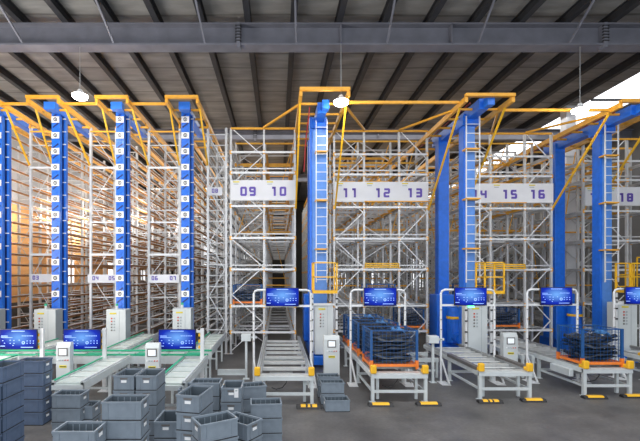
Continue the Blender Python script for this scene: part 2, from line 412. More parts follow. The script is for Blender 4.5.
portal('large orange overhead frame under the skylight at the right edge', 12.7, 1.7, 13.8, 9.27, 11.78, 13.6, 6.1, 17.3, latl=(10.6, 17.1, 9.36), latr=(14.6, 17.8, 9.36))
def tie(label, xa, xb, y, z):
    tag(MB().bar((xa, y, z), (xb, y, z), .07, .09, 'orange').build('tie_bar', None), label, 'beam')
tie('short orange tie bar nearest the left edge, left of the hanging lamp', -10.17, -9.14, 14.8, 9.6)
tie('short orange tie bar directly behind the upper left hanging lamp', -7.92, -6.64, 14.8, 9.6)
tie('short orange tie bar over the rack numbered 06 and 07', -5.42, -4.10, 14.8, 9.6)
tie('long orange tie bar running right from the central glowing lamp', 2.38, 6.22, 13.75, 9.2)
tie('long orange tie bar crossing in front of the skylight', 7.88, 11.80, 14.2, 9.12)

# ------------------------------------------------------------------ tote cranes (left)
def marker_mesh():
    b = MB().box(-.15, .15, -.012, 0, -.12, .12, 'paper')
    for k in range(10):
        a0 = 2*math.pi*k/10; a1 = 2*math.pi*(k+1)/10; r = .062
        b.bar((r*math.cos(a0), -.018, r*math.sin(a0)), (r*math.cos(a1), -.018, r*math.sin(a1)), .012, .03, 'black')
    b.box(-.018, .018, -.02, -.01, -.018, .018, 'black')
    return b.mesh('marker_plate')
MK = marker_mesh()
def cabinet_parts(t, o, x0, x1, y0, y1, z0, z1):
    c = MB().box(x0, x1, y0, y1, z0, z1, 'cabinet').box(x1, x1+.006, y0+.02, y1, z0+.02, z1-.02, 'cabinet_dark').build('cabinet', t, o, bevel=.01)  # thin darker sheet paints the shade on the cabinet's right side
    MB().box(x0+.13, x0+.38, y0-.012, y0, z1-.18, z1-.12, 'button_yellow').build('label', c, (o))
    for k in range(5):
        MB().box(x0+.18, x0+.23, y0-.02, y0, z1-.36-.11*k, z1-.31-.11*k, 'button_red' if k < 2 else 'dark_cover').build('button', c, o)
        MB().box(x0+.28, x0+.33, y0-.02, y0, z1-.36-.11*k, z1-.31-.11*k, 'cabinet_dark').build('button', c, o)
    MB().box((x0+x1)/2+.12, (x0+x1)/2+.13, y0-.006, y0, z0+.04, z1-.04, 'cabinet_dark').build('door_seam', c, o)
def tote_crane(label, cx, cab):
    Y = 15.55; o = (cx, Y, 0); t = thing('tote_crane', label, 'crane', o)
    b = MB().box(cx-.27, cx+.05, Y, Y+.16, .25, 9.75, 'blue_mid').box(cx-.16, cx-.06, Y-.012, Y, .3, 9.7, 'blue')
    for k in range(46):
        z = .4+k*.2; b.bar((cx-.22, Y-.014, z), (cx, Y-.014, z+.17), .02, .05, 'blue_dark' if k % 2 else 'blue')
    m = b.build('mast', t, o)
    for k in range(12): put('marker_plate', MK, m, (-.11, -.022, 2.54+.615*k))
    b = MB().box(cx+.07, cx+.14, Y+.25, Y+.42, .25, 9.6, 'blue_mid').box(cx-.05, cx+.07, Y+.3, Y+.44, .25, 9.6, 'blue_dark')
    for k in range(18): b.box(cx+.05, cx+.17, Y+.2, Y+.24, .9+.5*k, .93+.5*k, 'paper')
    b.build('rear_mast', t, o)
    MB().box(cx-.14, cx+.12, Y-.5, Y+2.6, 9.5, 9.72, 'blue').box(cx-.22, cx+.2, Y-.62, Y-.38, 9.46, 9.74, 'blue_mid').build('top_rail', t, o)
    MB().box(cx-.2, cx+.2, Y-1.0, Y+3.0, .02, .26, 'blue').build('base_beam', t, o)
    cabinet_parts(t, o, *cab)
    MB().tube([(cab[0]+.3, 15.2, cab[5]), (cab[0]+.3, 15.2, cab[5]+.12)], .05, 'cabinet').tube([(cab[0]+.3, 15.2, cab[5]+.12), (cab[0]+.3, 15.2, cab[5]+.2)], .05, 'green').build('beacon', t, o)
tote_crane('blue mast cut off by the left edge', -10.78, (-11.3, -10.5, 14.95, 15.4, .3, 1.98))
tote_crane('blue marker-plated crane mast behind the two leftmost screens', -8.53, (-9.12, -8.32, 14.95, 15.45, .3, 1.98))
tote_crane('blue crane mast with white markers, middle of the three full ones', -6.03, (-6.42, -5.70, 14.95, 15.45, .3, 1.98))
tote_crane('blue crane mast with white markers, nearest to rack 08', -3.49, (-3.94, -3.26, 14.95, 15.45, .3, 2.02))

# ------------------------------------------------------------------ pallet cranes (right)
def pallet_crane(label, cx, Yf, Yr, cab, mx=(-.35, .30), lad=.065, lw=.2, red=False, rail_x=(-.3, .55), front=1.3, ztop=9.2):
    o = (cx, Yf, 0); t = thing('pallet_crane', label, 'crane', o)
    MB().box(cx+mx[0], cx+mx[0]+.09, Yf, Yf+.4, .25, ztop, 'blue').box(cx+mx[0]+.09, cx+mx[1], Yf+.02, Yf+.4, .25, ztop, 'blue_light').build('front_mast', t, o, bevel=.01)
    MB().box(cx-.22, cx+.22, Yr, Yr+.4, .25, ztop, 'blue').build('rear_mast', t, o, bevel=.01)
    MB().box(cx-.16, cx+.16, Yf-front+.3, Yr+.9, ztop-.25, ztop+.12, 'blue').box(cx-.02, cx+.22, Yf-front, Yf-front+.3, ztop-.22, ztop+.08, 'blue_mid').box(cx-.3, cx+.3, Yf-.1, Yf+.5, ztop-.45, ztop-.1, 'blue').build('top_beam', t, o, bevel=.01)
    MB().box(cx-.28, cx+.28, Yf-.4, Yr+1.0, .03, .4, 'blue').build('base_beam', t, o, bevel=.01)
    MB().box(cx-.42, cx+.42, Yr-.35, Yr+.55, .4, 2.45, 'blue').build('mast_foot', t, o, bevel=.04)
    b = MB().tube([(cx+.1, Yr-.75, .55), (cx+.1, Yr-.75, 1.95)], .26, 'blue', 14).tube([(cx+.1, Yr-.75, 1.5), (cx+.1, Yr-.75, 1.6)], .29, 'yellow', 14).tube([(cx+.1, Yr-.9, .75), (cx+.1, Yr-1.35, .75)], .2, 'blue', 12)
    b.build('drive_motor', t, o)
    lx = cx+lad; w = lw; b = MB(); y = Yf-.28
    for s in (-1, 1): b.box(lx+s*w-.014, lx+s*w+.014, y-.02, y+.03, 3.0, ztop-.2, 'white_steel')
    z = 3.1
    while z < ztop-.2: b.bar((lx-w, y, z), (lx+w, y, z), .022, .022, 'white_steel'); z += .33
    for z in (4.2, 6.0, 7.8): b.box(lx-w-.03, lx+w+.03, y-.02, y+.28, z, z+.05, 'orange')
    b.build('ladder', t, o)
    # railed platform
    a, c = cx+rail_x[0], cx+rail_x[1]; y0, y1 = Yf-.95, Yf-.30
    p = MB().box(a, c, y0, y1, 2.62, 2.72, 'yellow').build('platform', t, o)
    b = MB()
    for x in (a+.02, c-.02, ):
        for yy in (y0+.02, y1-.02): b.box(x-.025, x+.025, yy-.02, yy+.02, 2.72, 3.72, 'yellow')
        for z in (3.2, 3.7): b.box(x-.02, x+.02, y0, y1, z-.02, z+.02, 'yellow')
    for z in (3.2, 3.7): b.box(a, c, y0, y0+.04, z-.02, z+.02, 'yellow')
    b.build('guard_rail', p, o)
    MB().tube([(cx-.42, Yf-.9, ztop-.0)]+([(cx-.52, Yf-.3, 8.2), (cx-.55, Yf+.2, 7.2)] if red else [(cx-.45, Yr+2, ztop-.0)]), .025, 'red').build('red_cable', t, o)
    cabinet_parts(t, o, *cab)
    x0, x1, y0, y1, z0, z1 = cab
    b = MB()
    for x in (x0-.09, x1+.12): b.box(x-.035, x+.035, y0-.05, y0+.02, 0.05, 2.62, 'white_steel')
    for k in range(6): b.box(x0-.14, x0-.06, y0-.07, y0-.04, .5+.38*k, .55+.38*k, 'black').box(x1+.08, x1+.18, y0-.07, y0-.04, .5+.38*k, .55+.38*k, 'black')
    b.box(x0-.12, x1+.15, y0-.05, y0+.02, z1-.02, z1+.06, 'white_steel')
    b.build('cabinet_frame', t, o)
    MB().box(x0-.05, x0+.5, y0-.25, y0-.05, .1, .38, 'blue').build('floor_drive', t, o)
pallet_crane('single-masted blue crane with white ladder in the centre aisle', 1.54, 15.0, 17.6, (1.32, 1.98, 14.35, 14.85, .42, 2.2), red=True)
pallet_crane('two-masted blue crane with a blue motor behind the covered conveyor', 7.05, 14.7, 17.0, (6.66, 7.33, 14.0, 14.5, .5, 2.25), mx=(-.23, .20), lad=-.02, lw=.24, rail_x=(.05, .75))
pallet_crane('two-masted blue crane rising behind the right-hand cage', 12.7, 15.5, 18.0, (12.5, 13.2, 14.7, 15.2, .5, 2.25), mx=(-.22, .26), lad=0, lw=.25, rail_x=(.1, .75), front=1.6)
# yellow maintenance railings fixed to the rack fronts
def railing(label, x0, x1, y, z0, z1, n):
    b = MB()
    for z in (z0, (z0+z1)/2, z1): b.box(x0, x1, y-.02, y+.02, z-.025, z+.025, 'yellow')
    for k in range(n): x = x0+(x1-x0)*k/(n-1); b.box(x-.02, x+.02, y-.02, y+.02, z0, z1, 'yellow')
    tag(b.build('guard_railing'), label, 'railing')
railing('short yellow rail on the rack below number 12', 3.66, 5.07, 16.79, 3.6, 3.75, 2)
railing('wide yellow guard railing on the rack beside the ladder, below panel 15', 8.0, 10.55, 17.09, 3.55, 3.72, 3)
railing('small yellow railing just right of the right-hand crane ladder', 13.9, 14.6, 16.4, 2.8, 3.75, 3)
railing('tall yellow railing touching the right edge of the photo', 14.9, 15.7, 16.6, 2.6, 4.0, 3)

# ------------------------------------------------------------------ pallet conveyors
def pallet_conveyor(label, x0, x1, Yf, Yb, zt=.72, covers=None, box=False, cable=True):
    o = (x0, Yf, 0); t = thing('pallet_conveyor', label, 'conveyor', o); p = 'conveyor'
    for x in (x0, x1-.09):
        MB().box(x, x+.09, Yf, Yb, zt-.1, zt+.03, p).box(x+.03, x+.06, Yf+.1, Yb, zt+.03, zt+.06, 'galvanised').build('side_rail', t, o, bevel=.006)
        s = 1 if x == x0 else -1
        xx = x+.09 if s > 0 else x-.05
        MB().box(xx+.02, xx+.07, Yf+.15, Yb, zt-.03, zt+.055, 'galvanised').build('chain_guide', t, o)
    MB().box(x0, x1, Yf-.03, Yf+.06, zt-.1, zt+.0, p).build('end_beam', t, o)
    ys = [Yf+.03]; y = Yf+1.9
    while y < Yb: ys.append(y); y += 2.2
    if len(ys) < 2: ys.append(Yb-.05)
    for y in ys:
        for x in (x0+.045, x1-.045):
            MB().box(x-.04, x+.04, y-.04, y+.04, .012, zt-.1, p).box(x-.08, x+.08, y-.07, y+.07, 0, .012, p).build('leg', t, o)
        MB().box(x0+.08, x1-.08, y-.025, y+.025, .24, .31, p).build('lower_brace', t, o)
    for x in (x0+.22, x1-.22):
        MB().box(x-.035, x+.035, Yf+.2, Yf+.27, .02, zt-.1, p).build('leg', t, o)
    for x in (x0+.045, x1-.045):
        MB().box(x-.02, x+.02, Yf+.08, ys[1], .24, .30, p).build('lower_brace', t, o)
    k = 0; y = Yf+.16
    while y < Yb-.2:
        if k % 2 == 0:
            MB().box(x0+.1, x1-.1, y-.085, y+.085, zt-.05, zt+.02, 'roller').build('crossbar', t, o)
        elif covers:
            MB().tube([(x0+.1, y, zt-.01), (x1-.1, y, zt-.01)], .022, 'roller').build('roller', t, o)
        y += .375; k += 1
    for x in (x0+.06, x1-.06):
        MB().box(x-.075, x+.075, Yf-.06, Yf+.05, zt+.02, zt+.24, 'yellow').box(x-.06, x+.06, Yf+.05, Yf+.18, zt+.02, zt+.12, 'yellow').build('end_stop', t, o, bevel=.025)
    MB().box(x0+.35, x1-.5, Yf+.75, Yf+.95, .42, .62, 'galvanised').build('drive_unit', t, o)
    if cable:
        xs = x0+(x1-x0)*.28
        MB().tube([(xs, Yf+.5, .3), (xs+.12, Yf+.45, .27), (xs+.28, Yf+.4, .33), (xs+.38, Yf+.4, .45), (xs+.42, Yf+.45, .62)], .013, 'cable').build('cable', t, o)
    if covers:
        for (a, b_) in covers:
            xx = x0-.03 if a == 'l' else x1-.07
            MB().box(xx, xx+.13, Yf+.1, Yf+b_, zt+.03, zt+.12, 'dark_cover').build('cover_strip', t, o)
    if box:
        MB().box(x0-.12, x0-.0, Yf+.35, Yf+1.15, zt-.28, zt-.08, 'conveyor').build('motor_box', t, o, bevel=.01)
    return t
pallet_conveyor('empty white roller conveyor in the centre, running straight back', -.58, .90, 10.05, 16.4)
pallet_conveyor('white conveyor carrying a row of three blue cages', 2.39, 3.84, 10.27, 16.6, box=False)
pallet_conveyor('empty white conveyor with dark side covers, third from the left', 5.27, 6.66, 10.5, 14.5, covers=[('l', 1.9), ('r', 1.7)], cable=False)
pallet_conveyor('white conveyor with a side motor box, carrying the single right-hand cage', 8.24, 9.56, 10.8, 16.8, box=True, covers=[('r', .9)])
pallet_conveyor('white conveyor cut off by the right edge, set further back', 11.3, 12.6, 12.4, 14.2, cable=False)
# low chain conveyor tracks standing between the main conveyors
def track(label, x0, x1, y0, y1, z=.6):
    o = (x0, y0, 0); t = thing('chain_conveyor', label, 'conveyor', o)
    along = (y1-y0) > (x1-x0)
    if along: rails = [(x0, x0+.09, y0, y1), (x1-.09, x1, y0, y1)]
    else: rails = [(x0, x1, y0, y0+.09), (x0, x1, y1-.09, y1)]
    for r in rails: MB().box(*r, z-.1, z+.03, 'conveyor').build('side_rail', t, o)
    n = int(max(x1-x0, y1-y0)/.3)
    for k in range(1, n):
        f = k/n
        if along: MB().tube([(x0+.08, y0+(y1-y0)*f, z), (x1-.08, y0+(y1-y0)*f, z)], .032, 'roller').build('roller', t, o)
        else: MB().tube([(x0+(x1-x0)*f, y0+.08, z), (x0+(x1-x0)*f, y1-.08, z)], .032, 'roller').build('roller', t, o)
    for x in (x0+.045, x1-.045):
        for y in (y0+.045, (y0+y1)/2, y1-.045) if along else (y0+.045, y1-.045):
            MB().box(x-.035, x+.035, y-.035, y+.035, 0, z-.1, 'conveyor').build('leg', t, o)
    for y in (y0+.045, y1-.045):
        MB().box(x0+.08, x1-.08, y-.02, y+.02, .2, .26, 'conveyor').build('lower_brace', t, o)
track('low roller track between the caged conveyor and the empty covered conveyor', 4.0, 5.1, 12.7, 13.7)
track('narrow roller track running back left of the right-hand cage conveyor', 7.75, 8.15, 12.7, 15.4, .68)
track('low roller track right of the right-hand caged conveyor', 9.75, 11.1, 12.8, 13.8)

# ------------------------------------------------------------------ tote conveyors (left, green edges)
def belt_conveyor(label, x0, x1, y0, y1, z=.88, along=True, slabs=8, skip=()):
    o = (x0, y0, 0); t = thing('belt_conveyor', label, 'conveyor', o)
    if along:
        for x, s in ((x0, 0), (x1-.05, 1)):
            MB().box(x, x+.05, y0, y1, z-.16, z+.02, 'conveyor').build('side_frame', t, o)
            MB().box(x+.005, x+.045, y0+.05, y1, z+.045, z+.075, 'green' if s == 0 else 'conveyor').build('guide_rail', t, o)
            MB().box(x, x+.05, y0, y0+.02, z-.16, z+.07, 'conveyor').build('rail_bracket', t, o)
        n = int((y1-y0)/.55)
        for k in range(n):
            a = y0+.03+k*.55
            MB().box(x0+.08, x1-.08, a, a+.40, z-.03, z+.015, 'belt').build('belt_section', t, o)
            MB().tube([(x0+.05, a+.51, z-.02), (x1-.05, a+.51, z-.02)], .022, 'roller').build('roller', t, o)
        MB().box(x0, x1, y0-.01, y0+.04, z-.14, z-.03, 'conveyor').build('end_plate', t, o)
        y = y0+.15
        while y < y1:
            for x in (x0+.03, x1-.03): MB().box(x-.03, x+.03, y-.03, y+.03, 0, z-.16, 'conveyor').build('leg', t, o)
            MB().box(x0+.06, x1-.06, y-.02, y+.02, .35, .4, 'conveyor').build('lower_brace', t, o)
            y += 1.3
    else:
        for y, s in ((y0, 0), (y1-.05, 1)):
            MB().box(x0, x1, y, y+.05, z-.2, z+.02, 'conveyor').build('side_frame', t, o)
            MB().box(x0, x1, y+.005, y+.045, z+.04, z+.09, 'green').build('guide_rail', t, o)
        n = int((x1-x0)/.5)
        for k in range(n):
            a = x0+.03+k*.5
            MB().box(a, a+.42, y0+.06, y1-.06, z-.03, z+.015, 'green' if k % 3 == 1 else 'belt').build('belt_section', t, o)
        x = x0+.1
        while x < x1:
            for y in (y0+.03, y1-.03): MB().box(x-.03, x+.03, y-.03, y+.03, 0, z-.2, 'conveyor').build('leg', t, o)
            x += 1.2
belt_conveyor('belt conveyor half hidden behind the bluish crate stacks', -7.6, -6.95, 9.6, 11.6)
belt_conveyor('green-edged belt conveyor ending behind the left stack of three crates', -4.98, -4.28, 8.8, 11.6)
belt_conveyor('green-edged belt conveyor ending right of the twin crate stacks', -2.72, -2.04, 8.75, 11.6)
belt_conveyor('cross conveyor with green side rails below the left-hand screens', -10.8, -2.04, 11.65, 12.35, along=False)
belt_conveyor('rear belt conveyor behind the screen between two control panels', -8.1, -7.4, 12.4, 14.7)
belt_conveyor('rear belt conveyor right of the middle grey crane cabinet', -5.5, -4.8, 12.4, 16.3)
belt_conveyor('rear belt conveyor running back toward the narrow rack 08', -2.8, -2.1, 12.4, 16.3)
belt_conveyor('short rear belt conveyor in front of the third blue mast cabinet', -4.6, -3.9, 12.4, 14.6)

# ------------------------------------------------------------------ screens
def tv_parts(t, cx, y, z, w=1.06, h=.59, o=(0,0,0)):
    """screen centre at cx,y,z in world"""
    oo = (cx, y, z)
    s = MB().box(cx-w/2, cx+w/2, y, y+.05, z-h/2, z+h/2, 'black').build('screen_housing', t, o, bevel=.006)
    d = MB().box(-w/2+.015, w/2-.015, -.004, 0, -h/2+.015, h/2-.015, 'screen').build('display', s)
    d.location = (cx-o[0], y-o[1], z-o[2])
    g = MB()
    def r(a, b_, c, e): g.box(a*w/2, b_*w/2, -.009, -.005, c*h/2, e*h/2, 'glyph')
    r(-.35, .35, .78, .84); r(-.9, -.55, .30, .36); r(-.9, -.3, .16, .2)
    for k in range(7): r(.2+.09*k, .26+.09*k, .32, .38)
    for (a, c) in ((-.85, -.15), (-.75, -.4), (-.45, -.12), (-.45, -.42), (-.25, -.14), (-.25, -.42), (.03, -.1), (.45, -.18), (.45, -.42), (.62, -.18), (.62, -.4), (.78, -.18), (.78, -.4), (-.3, -.62)):
        r(a, a+.06, c, c+.07)
    for k in range(8):
        a0 = 2*math.pi*k/8; a1 = 2*math.pi*(k+1)/8
        g.bar((.28*w/2+.035*math.cos(a0), -.007, -.32*h/2+.035*math.sin(a0)), (.28*w/2+.035*math.cos(a1), -.007, -.32*h/2+.035*math.sin(a1)), .012, .02, 'glyph')
    r(.15, .8, -.8, -.74); r(-.95, -.7, -.68, -.62)
    g = g.build('dashboard_readout', d); g['kind'] = 'stuff'
def portal_screen(label, xl, xr, Y, cx, ztop=2.82, r=.12, led=False):
    o = (xl, Y, 0); t = thing('screen_stand', label, 'screen', o); m = 'white_steel'
    MB().tube([(xl, Y, 0), (xl, Y, ztop-r), (xl+r*.3, Y, ztop-r*.3), (xl+r, Y, ztop), (xr-r, Y, ztop), (xr-r*.3, Y, ztop-r*.3), (xr, Y, ztop-r), (xr, Y, 0)], .034, m, 8).build('post_frame', t, o)
    MB().box(xl, xr, Y-.03, Y+.03, 2.32, 2.38, m).build('cross_bar', t, o)
    for x in (xl, xr):
        MB().bar((x, Y, .75), (x+.12, Y-.32, .03), .04, .04, m).build('foot_brace', t, o)
        MB().box(x-.1, x+.16, Y-.36, Y+.1, 0, .015, m).build('foot_plate', t, o)
        for k in range(4): MB().box(x-.03, x+.03, Y-.042, Y-.03, 1.3+.3*k, 1.32+.3*k, 'dark_cover').build('cable_tie', t, o)
    tv_parts(t, cx, Y-.12, 2.62, .98, .55, o)
    MB().box(cx-.08, cx+.08, Y-.07, Y, 2.4, 2.8, 'black').build('bracket', t, o)
    if led: MB().box(cx-.06, cx+.12, Y-.10, Y-.07, 2.28, 2.33, 'led').build('status_light', t, o)
portal_screen('bright blue screen hung in the white frame over the empty centre conveyor', -.72, .98, 11.9, .13)
portal_screen('blue screen in a white frame above the row of three cages', 2.19, 3.83, 12.05, 3.05)
portal_screen('blue screen with a green light under it', 4.92+.05, 6.60, 12.2, 5.82, led=True)
portal_screen('blue screen in a white frame above the single right-hand cage', 7.72, 9.28, 12.4, 8.55)
portal_screen('blue screen cut off by the right edge', 10.75, 12.35, 12.8, 11.5)
def arm_screen(label, cx, px_, Y, led=False):
    o = (px_, Y, 0); t = thing('screen_stand', label, 'screen', o); m = 'white_steel'
    MB().box(px_-.05, px_+.05, Y-.04, Y+.04, 0, 1.76, m).box(px_-.14, px_+.14, Y-.14, Y+.14, 0, .015, m).build('post', t, o)
    MB().box(cx, px_, Y-.02, Y+.03, 1.64, 1.71, m).build('arm', t, o)
    MB().box(cx-.1, cx+.1, Y-.06, Y-.0, 1.4, 1.7, 'black').build('bracket', t, o)
    tv_parts(t, cx, Y-.12, 1.47, 1.05, .57, o)
    
    for k in range(3): MB().box(px_-.10, px_-.05, Y-.05, Y+.02, 1.2+.17*k, 1.28+.17*k, 'yellow').build('clip', t, o)
arm_screen('blue screen touching the left edge, above the bluish crate stacks', -7.26, -6.66, 11.3)
arm_screen('blue screen on a post between two light grey control panels', -5.48, -4.90, 11.3)
arm_screen('rightmost of the three low-hung blue screens on the left side', -2.82, -2.14, 11.3)

# ------------------------------------------------------------------ control panels
def control_panel(label, cx, Y, w=.38, h=1.42, d=.2):
    o = (cx, Y, 0); t = thing('control_panel', label, 'control panel', o)
    prof = [(0, 0), (d, 0), (d, h), (.06, h), (0, h-.12)]
    MB().prism(prof, -w/2, w/2, 'cabinet').build('pedestal', t, (0,0,0), bevel=.01)
    s = MB().box(-.13, .13, -.012, 0, h-.36, h-.14, 'dark_cover').build('screen_bezel', t)
    MB().box(-.10, .10, -.018, -.012, h-.33, h-.17, 'lcd').build('touch_screen', s)
    for k, c in enumerate(['paper', 'cabinet_dark', 'cabinet_dark', 'button_red', 'button_red']):
        MB().tube([(-.14+.07*k, 0, h-.47), (-.14+.07*k, -.03, h-.47)], .016, c, 8).build('button', t)
    MB().box(-.10, .10, -.006, 0, h-.68, h-.61, 'button_yellow').box(-.085, .085, -.009, -.005, h-.655, h-.635, 'black').build('warning_label', t)
control_panel('light grey control panel beside the leftmost screen, behind the crate stacks', -5.86, 10.9)
control_panel('light grey control panel behind the middle crate pair, left of a screen', -3.40, 10.8)
control_panel('light grey control panel standing by the loose crates in the centre', 1.64, 12.2, .48)
control_panel('light grey control panel behind the empty covered conveyor at the right', 7.42, 12.75, .46)
# scanner boxes on thin posts
def scanner(label, x, y):
    o = (x, y, 0); t = thing('scanner_post', label, 'scanner', o)
    MB().box(-.035, .035, -.035, .035, 0, 1.25, 'conveyor').box(-.1, .1, -.1, .1, 0, .012, 'conveyor').build('post', t)
    MB().box(-.15, .15, -.12, .12, 1.2, 1.42, 'cabinet').build('box', t, bevel=.01)
    MB().box(.15, .34, -.03, .03, 1.28, 1.34, 'cabinet').build('arm', t)
scanner('grey scanner box on a thin post left of the empty centre conveyor', -1.0, 12.6)
scanner('grey scanner box on a thin post left of the covered conveyor', 4.72, 12.2)

tag(MB().box(-1.98, -1.05, 13.1, 13.25, 0, .16, 'conveyor').box(-1.98, -1.05, 13.05, 13.3, 0, .02, 'conveyor').build('cable_duct'), 'low pale steel duct on the floor between the left conveyors and scanner', 'duct')
# ------------------------------------------------------------------ floor wheel stops
def stop(label, x, y, split=False):
    o = (x, y, 0); t = thing('wheel_stop', label, 'wheel stop', o)
    MB().prism([(-.1, 0), (.1, 0), (.06, .075), (-.05, .075)], -.31, .31, 'black').build('rubber_block', t, bevel=.012)
    if split:
        for a, b_ in ((-.2, -.08), (-.03, .03), (.08, .2)):
            MB().prism([(-.078, .042), (.03, .07), (.03, .084), (-.048, .084)], a, b_, 'yellow').build('reflector', t)
    else:
        MB().prism([(-.078, .042), (-.048, .083), (.03, .083), (.03, .07)], -.21, .21, 'yellow').build('reflector', t)
stop('split yellow wheel stop beside the loose crates in the centre', .76, 9.85, True)
stop('wheel stop before the left leg of the three-cage conveyor', 2.56, 10.0)
stop('solid yellow wheel stop, second from the centre crates', 3.78, 10.05)
stop('worn split wheel stop before the empty dark-covered conveyor', 5.43, 10.25, True)
stop('unbroken wheel stop next to the worn split one', 6.60, 10.35)
stop('wheel stop before the motor-box conveyor at the right', 8.38, 10.6)
stop('wheel stop touching the right edge of the photo', 9.50, 10.7)

# ------------------------------------------------------------------ wire cages
def cage(label, x0, y0, z0, w=1.2, d=.95, h=.95, group=None, grid=.1):
    o = (x0, y0, z0); t = thing('wire_cage', label, 'cage', o, group=group)
    for x in (0, w):
        for y in (0, d):
            p = MB().box(x-.03, x+.03, y-.03, y+.03, .05, h, 'cage_blue').build('post', t)
            MB().box(x-.038, x+.038, y-.038, y+.038, -.0, .24, 'cage_orange').build('foot', p)
    b = MB()
    for y in (0, d): b.box(0, w, y-.03, y+.03, .07, .14, 'cage_orange')
    for x in (0, w): b.box(x-.03, x+.03, 0, d, .07, .14, 'cage_orange')
    b.box(0, w, 0, d, .10, .125, 'cage_orange'); b.build('base', t)
    def side(pts):
        b = MB(); (ax, ay), (bx, by) = pts; L = math.hypot(bx-ax, by-ay); n = int(round(L/.1))
        for k in range(n+1):
            x = ax+(bx-ax)*k/n; y = ay+(by-ay)*k/n; b.box(x-.003, x+.003, y-.003, y+.003, .14, h-.02, 'cage_blue')
        for z in [.14+grid*k for k in range(int((h-.14)/grid)+1)]:
            b.bar((ax, ay, z), (bx, by, z), .006, .006, 'cage_blue')
        b.bar((ax, ay, h-.02), (bx, by, h-.02), .025, .025, 'cage_blue')
        b.build('wire_panel', t)
    side([(0, 0), (w, 0)]); side([(0, d), (w, d)]); side([(0, 0), (0, d)]); side([(w, 0), (w, d)])
    return t
def moulding(seed, mat, L):
    rnd = random.Random(seed); ph = rnd.random()*6; b = MB(); pts = []; n = 14; V = []; prof = []
    amp = .03+.015*rnd.random()
    for i in range(n+1):
        u = i/n; x = -L/2+L*u; z = amp*math.sin(ph+u*5)+.03*math.cos(u*9+ph); y = .05*math.sin(u*3.1)
        w = .10*(.55+.45*math.sin(math.pi*(.1+.8*u))); hh = .026+.012*math.sin(ph+u*14)
        for (a, c) in ((-w, -hh), (w, -hh*.6), (w*.8, hh), (0, hh*1.7), (-w*.9, hh*.8)): V.append((x, y+a, z+c))
    k = 5; Fc = []
    for i in range(n):
        for j in range(k): Fc.append((i*k+j, i*k+(j+1) % k, (i+1)*k+(j+1) % k, (i+1)*k+j))
    Fc.append(tuple(range(k))[::-1]); Fc.append(tuple(n*k+j for j in range(k)))
    return b.poly(V, Fc, mat).mesh('moulded_part')
MOLD = [moulding(1, 'part_black', 1.05), moulding(5, 'part_black', 1.02), moulding(9, 'part_grey', .95), moulding(12, 'part_black', .98)]
MOLDB = moulding(15, 'part_blue', .34)
def fill(x0, y0, z0, w, d, layers, name, accent=True):
    sc = (w-.06)/1.1
    for l in range(layers):
        for r in range(4):
            me = MOLD[(l*3+r*2+int(x0*3)) % 4]
            o = bpy.data.objects.new('moulded_part', me); C.objects.link(o)
            o.scale = (sc, .95, 1.05)
            o.location = (x0+w/2, y0+.14+r*(d-.28)/3, z0+.20+l*.115)
            o.rotation_euler = (0, 0, math.pi if (l+r) % 2 else 0)
            tag(o, 'long black curved moulded part stacked inside '+name, 'moulded part', 'moulded parts in '+name)
    if accent:
        o = bpy.data.objects.new('moulded_part', MOLDB); C.objects.link(o)
        o.location = (x0+w*.62, y0+.16, z0+.22+layers*.115); o.scale = (1, 1, 1)
        tag(o, 'short blue moulded part lying on top inside '+name, 'moulded part')
zc = .745
CG = [
 (2.50, 10.72, zc, 1.22, 'nearest blue wire cage in the row of three', 'the nearest cage of the row', 6),
 (2.50, 12.45, zc, 1.22, 'middle blue wire cage of the row, just behind the nearest', 'the middle cage of the row', 6),
 (2.50, 14.2, zc, 1.22, 'farthest blue wire cage of the row, half hidden', 'the farthest cage of the row', 6),
 (8.36, 10.98, zc, 1.08, 'blue wire cage of black parts on the right-hand conveyor', 'the right-hand cage', 6),
]
for (x, y, z, w, lab, nm, ly) in CG:
    cage(lab, x, y, z, w, .95, 1.05); fill(x, y, z, w, .95, ly+(1 if w > 1.1 else 0), nm)
# cages stored in the racks
RC = [(-1.86, 16.75, 2.02, 1.16, 'caged dark load in the rack left of the centre screen', 'the cage left of the centre screen'),
      (5.2, 17.05, .96, 1.0, 'caged dark load low in the rack right of the three-cage row', 'the low rack cage right of the row'),
      (3.78, 17.05, 2.04, 1.2, 'caged dark load in the rack directly behind the three-cage row', 'the rack cage behind the row'),
      (9.25, 17.35, .96, 1.2, 'caged dark load with orange base behind the grey control panel', 'the rack cage behind the control panel'),
      (8.0, 17.35, 2.04, 1.0, 'caged dark load beside the covered conveyor crane cabinet', 'the rack cage near the covered conveyor')]
for (x, y, z, w, lab, nm) in RC:
    cage(lab, x, y, z, w, .95, .85); fill(x, y, z, w, .95, 4, nm, False)

